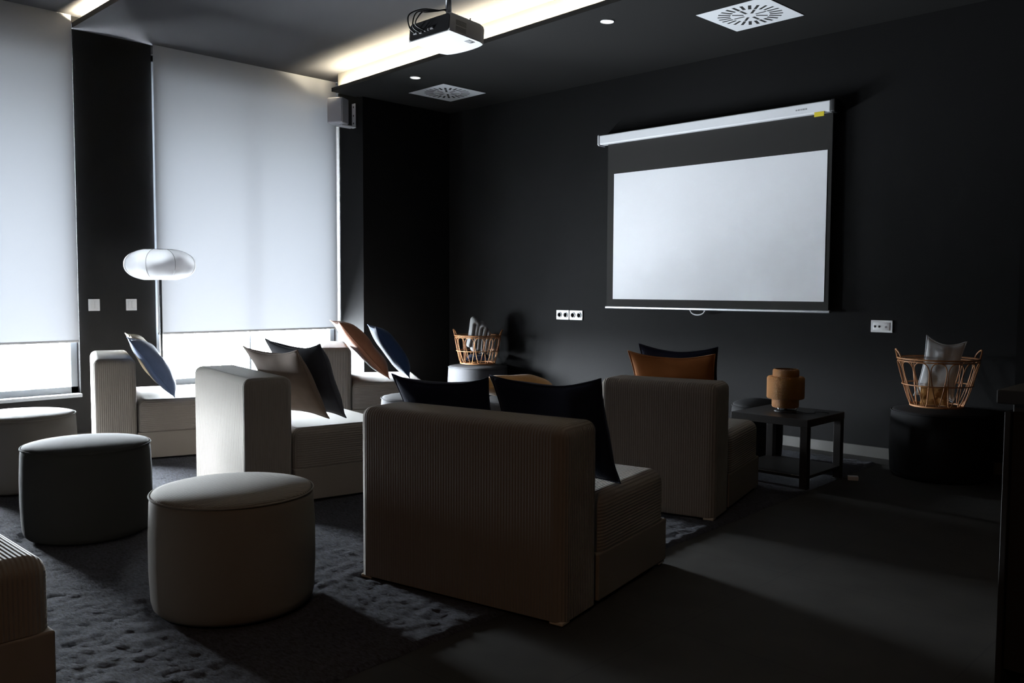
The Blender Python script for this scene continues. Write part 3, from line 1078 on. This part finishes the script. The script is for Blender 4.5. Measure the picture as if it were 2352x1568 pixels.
# ------------------------------------------------------------------ wall speaker
t = thing('wall_speaker', 'small grey wall speaker on a bracket at the far window, under the ceiling', 'speaker', (-7.70, 5.235, 2.99), (0, 0, R(30)))
obj('cabinet', bx((-.088, -.07, 0), (.088, .085, .262), .014, 3), M['spk'], t, wn=True)
obj('grille', bx((-.078, -.078, .012), (.078, -.069, .25), .006, 2), M['grille'], t, wn=True)
Li = Matrix.Rotation(R(-30), 4, 'Z')
bm = bmesh.new()
box(bm, (-.015, .19, -.02), (.045, .200, .235), .001, 1, Li)
br_ = obj('bracket', bm, M['whitep'], t, smooth=False)
bm = bmesh.new()
for z in (.02, .10, .19):
    box(bm, (.008, .187, z), (.02, .1905, z + .018), 0, 1, Li)
obj('bracket_slots', bm, M['black'], br_, smooth=False)
bm = bmesh.new()
box(bm, (-.06, .02, -.016), (.05, .195, -.006), .001, 1, Li)
obj('bracket_arm', bm, M['whitep'], br_, smooth=False)
bm = bmesh.new()
tube(bm, [(-.02, .04, .258), (-.022, .05, .275), (-.012, .055, .290)], .003, 6)
obj('speaker_cable', bm, M['black'], t)

# ------------------------------------------------------------------ counter at the right edge
t = thing('counter', 'dark wooden counter with overhanging top cropped by the right picture edge', 'counter', (-.30, 3.28, 0))
obj('worktop', bx((-.50, -.31, .925), (.55, .31, .968), .004, 2), M['counter'], t, smooth=False)
obj('cabinet', bx((-.46, -.28, .08), (.55, .28, .925), .003, 1), M['counter'], t, smooth=False)
obj('plinth', bx((-.42, -.24, 0), (.55, .24, .08)), M['counter'], t, smooth=False)
obj('side_panel', bx((-.478, -.30, 0), (-.46, .30, .90), .002, 1), M['counter'], t, smooth=False)

# ------------------------------------------------------------------ lights
w = bpy.data.worlds.new('daylight')
bpy.context.scene.world = w
w.use_nodes = True
nt = w.node_tree
nt.nodes.clear()
out = nt.nodes.new('ShaderNodeOutputWorld')
bg = nt.nodes.new('ShaderNodeBackground')
tc = nt.nodes.new('ShaderNodeTexCoord')
sp = nt.nodes.new('ShaderNodeSeparateXYZ')
nt.links.new(tc.outputs['Generated'], sp.inputs[0])
mr = nt.nodes.new('ShaderNodeMapRange')
mr.inputs[1].default_value = -1
mr.inputs[2].default_value = 1
nt.links.new(sp.outputs[2], mr.inputs[0])
cr = nt.nodes.new('ShaderNodeValToRGB')
els = cr.color_ramp.elements
def setel(i, p, v):
    e = els[i] if i < len(els) else els.new(p)
    e.position = p
    e.color = (v * .90, v * .95, v * 1.02, 1)
els[0].position = 0
els[0].color = (.18, .18, .18, 1)
els[1].position = 1
els[1].color = (.8, .85, .9, 1)
for p, v in ((.07, .24), (.15, .34), (.25, .32), (.33, .22), (.42, .17), (.485, .22), (.515, .8), (.56, 1.), (.75, 1.)):
    e = els.new(p)
    e.color = (v * .90, v * .95, v * 1.02, 1)
nt.links.new(mr.outputs[0], cr.inputs[0])
nt.links.new(cr.outputs[0], bg.inputs[0])
bg.inputs[1].default_value = 1000.
nt.links.new(bg.outputs[0], out.inputs[0])

# assumed warm lamp, unseen behind the viewer, added to warm the front sofa
ld = bpy.data.lights.new('assumed_warm_lamp', 'AREA')
ld.shape = 'DISK'
ld.size = .35
ld.energy = 12
ld.color = (1., .58, .30)
lo = bpy.data.objects.new('assumed_warm_lamp', ld)
C.objects.link(lo)
lo.location = (-.2, -.7, 2.6)
lo.rotation_euler = (R(18), R(-8), 0)

# ------------------------------------------------------------------ camera
cam = bpy.data.cameras.new('camera')
cam.sensor_fit = 'HORIZONTAL'
cam.sensor_width = 36
cam.lens = 1986.19 / 2352 * 36
cam.clip_start = .05
co = bpy.data.objects.new('camera', cam)
C.objects.link(co)
V1, V2, cc, f = (-850, 657.), (3130, 675.), (1176, 784.), 1986.19
def dr(p):
    v = Vector((p[0] - cc[0], -(p[1] - cc[1]), -f))
    return v.normalized()
X = -dr(V1)
Y = dr(V2)
Y = (Y - X * X.dot(Y)).normalized()
Z = X.cross(Y)
co.matrix_world = Matrix((X, Y, Z)).to_4x4()
co.location = (0, 0, 1.27)
bpy.context.scene.camera = co

sc = bpy.context.scene
sc.view_settings.view_transform = 'Standard'
sc.view_settings.look = 'None'
sc.view_settings.gamma = 1
sc.view_settings.exposure = 0
sc.view_settings.use_curve_mapping = False
sc.cycles.use_denoising = True
sc.cycles.max_bounces = 10
sc.cycles.diffuse_bounces = 5
sc.cycles.transparent_max_bounces = 12
sc.cycles.sample_clamp_indirect = 6
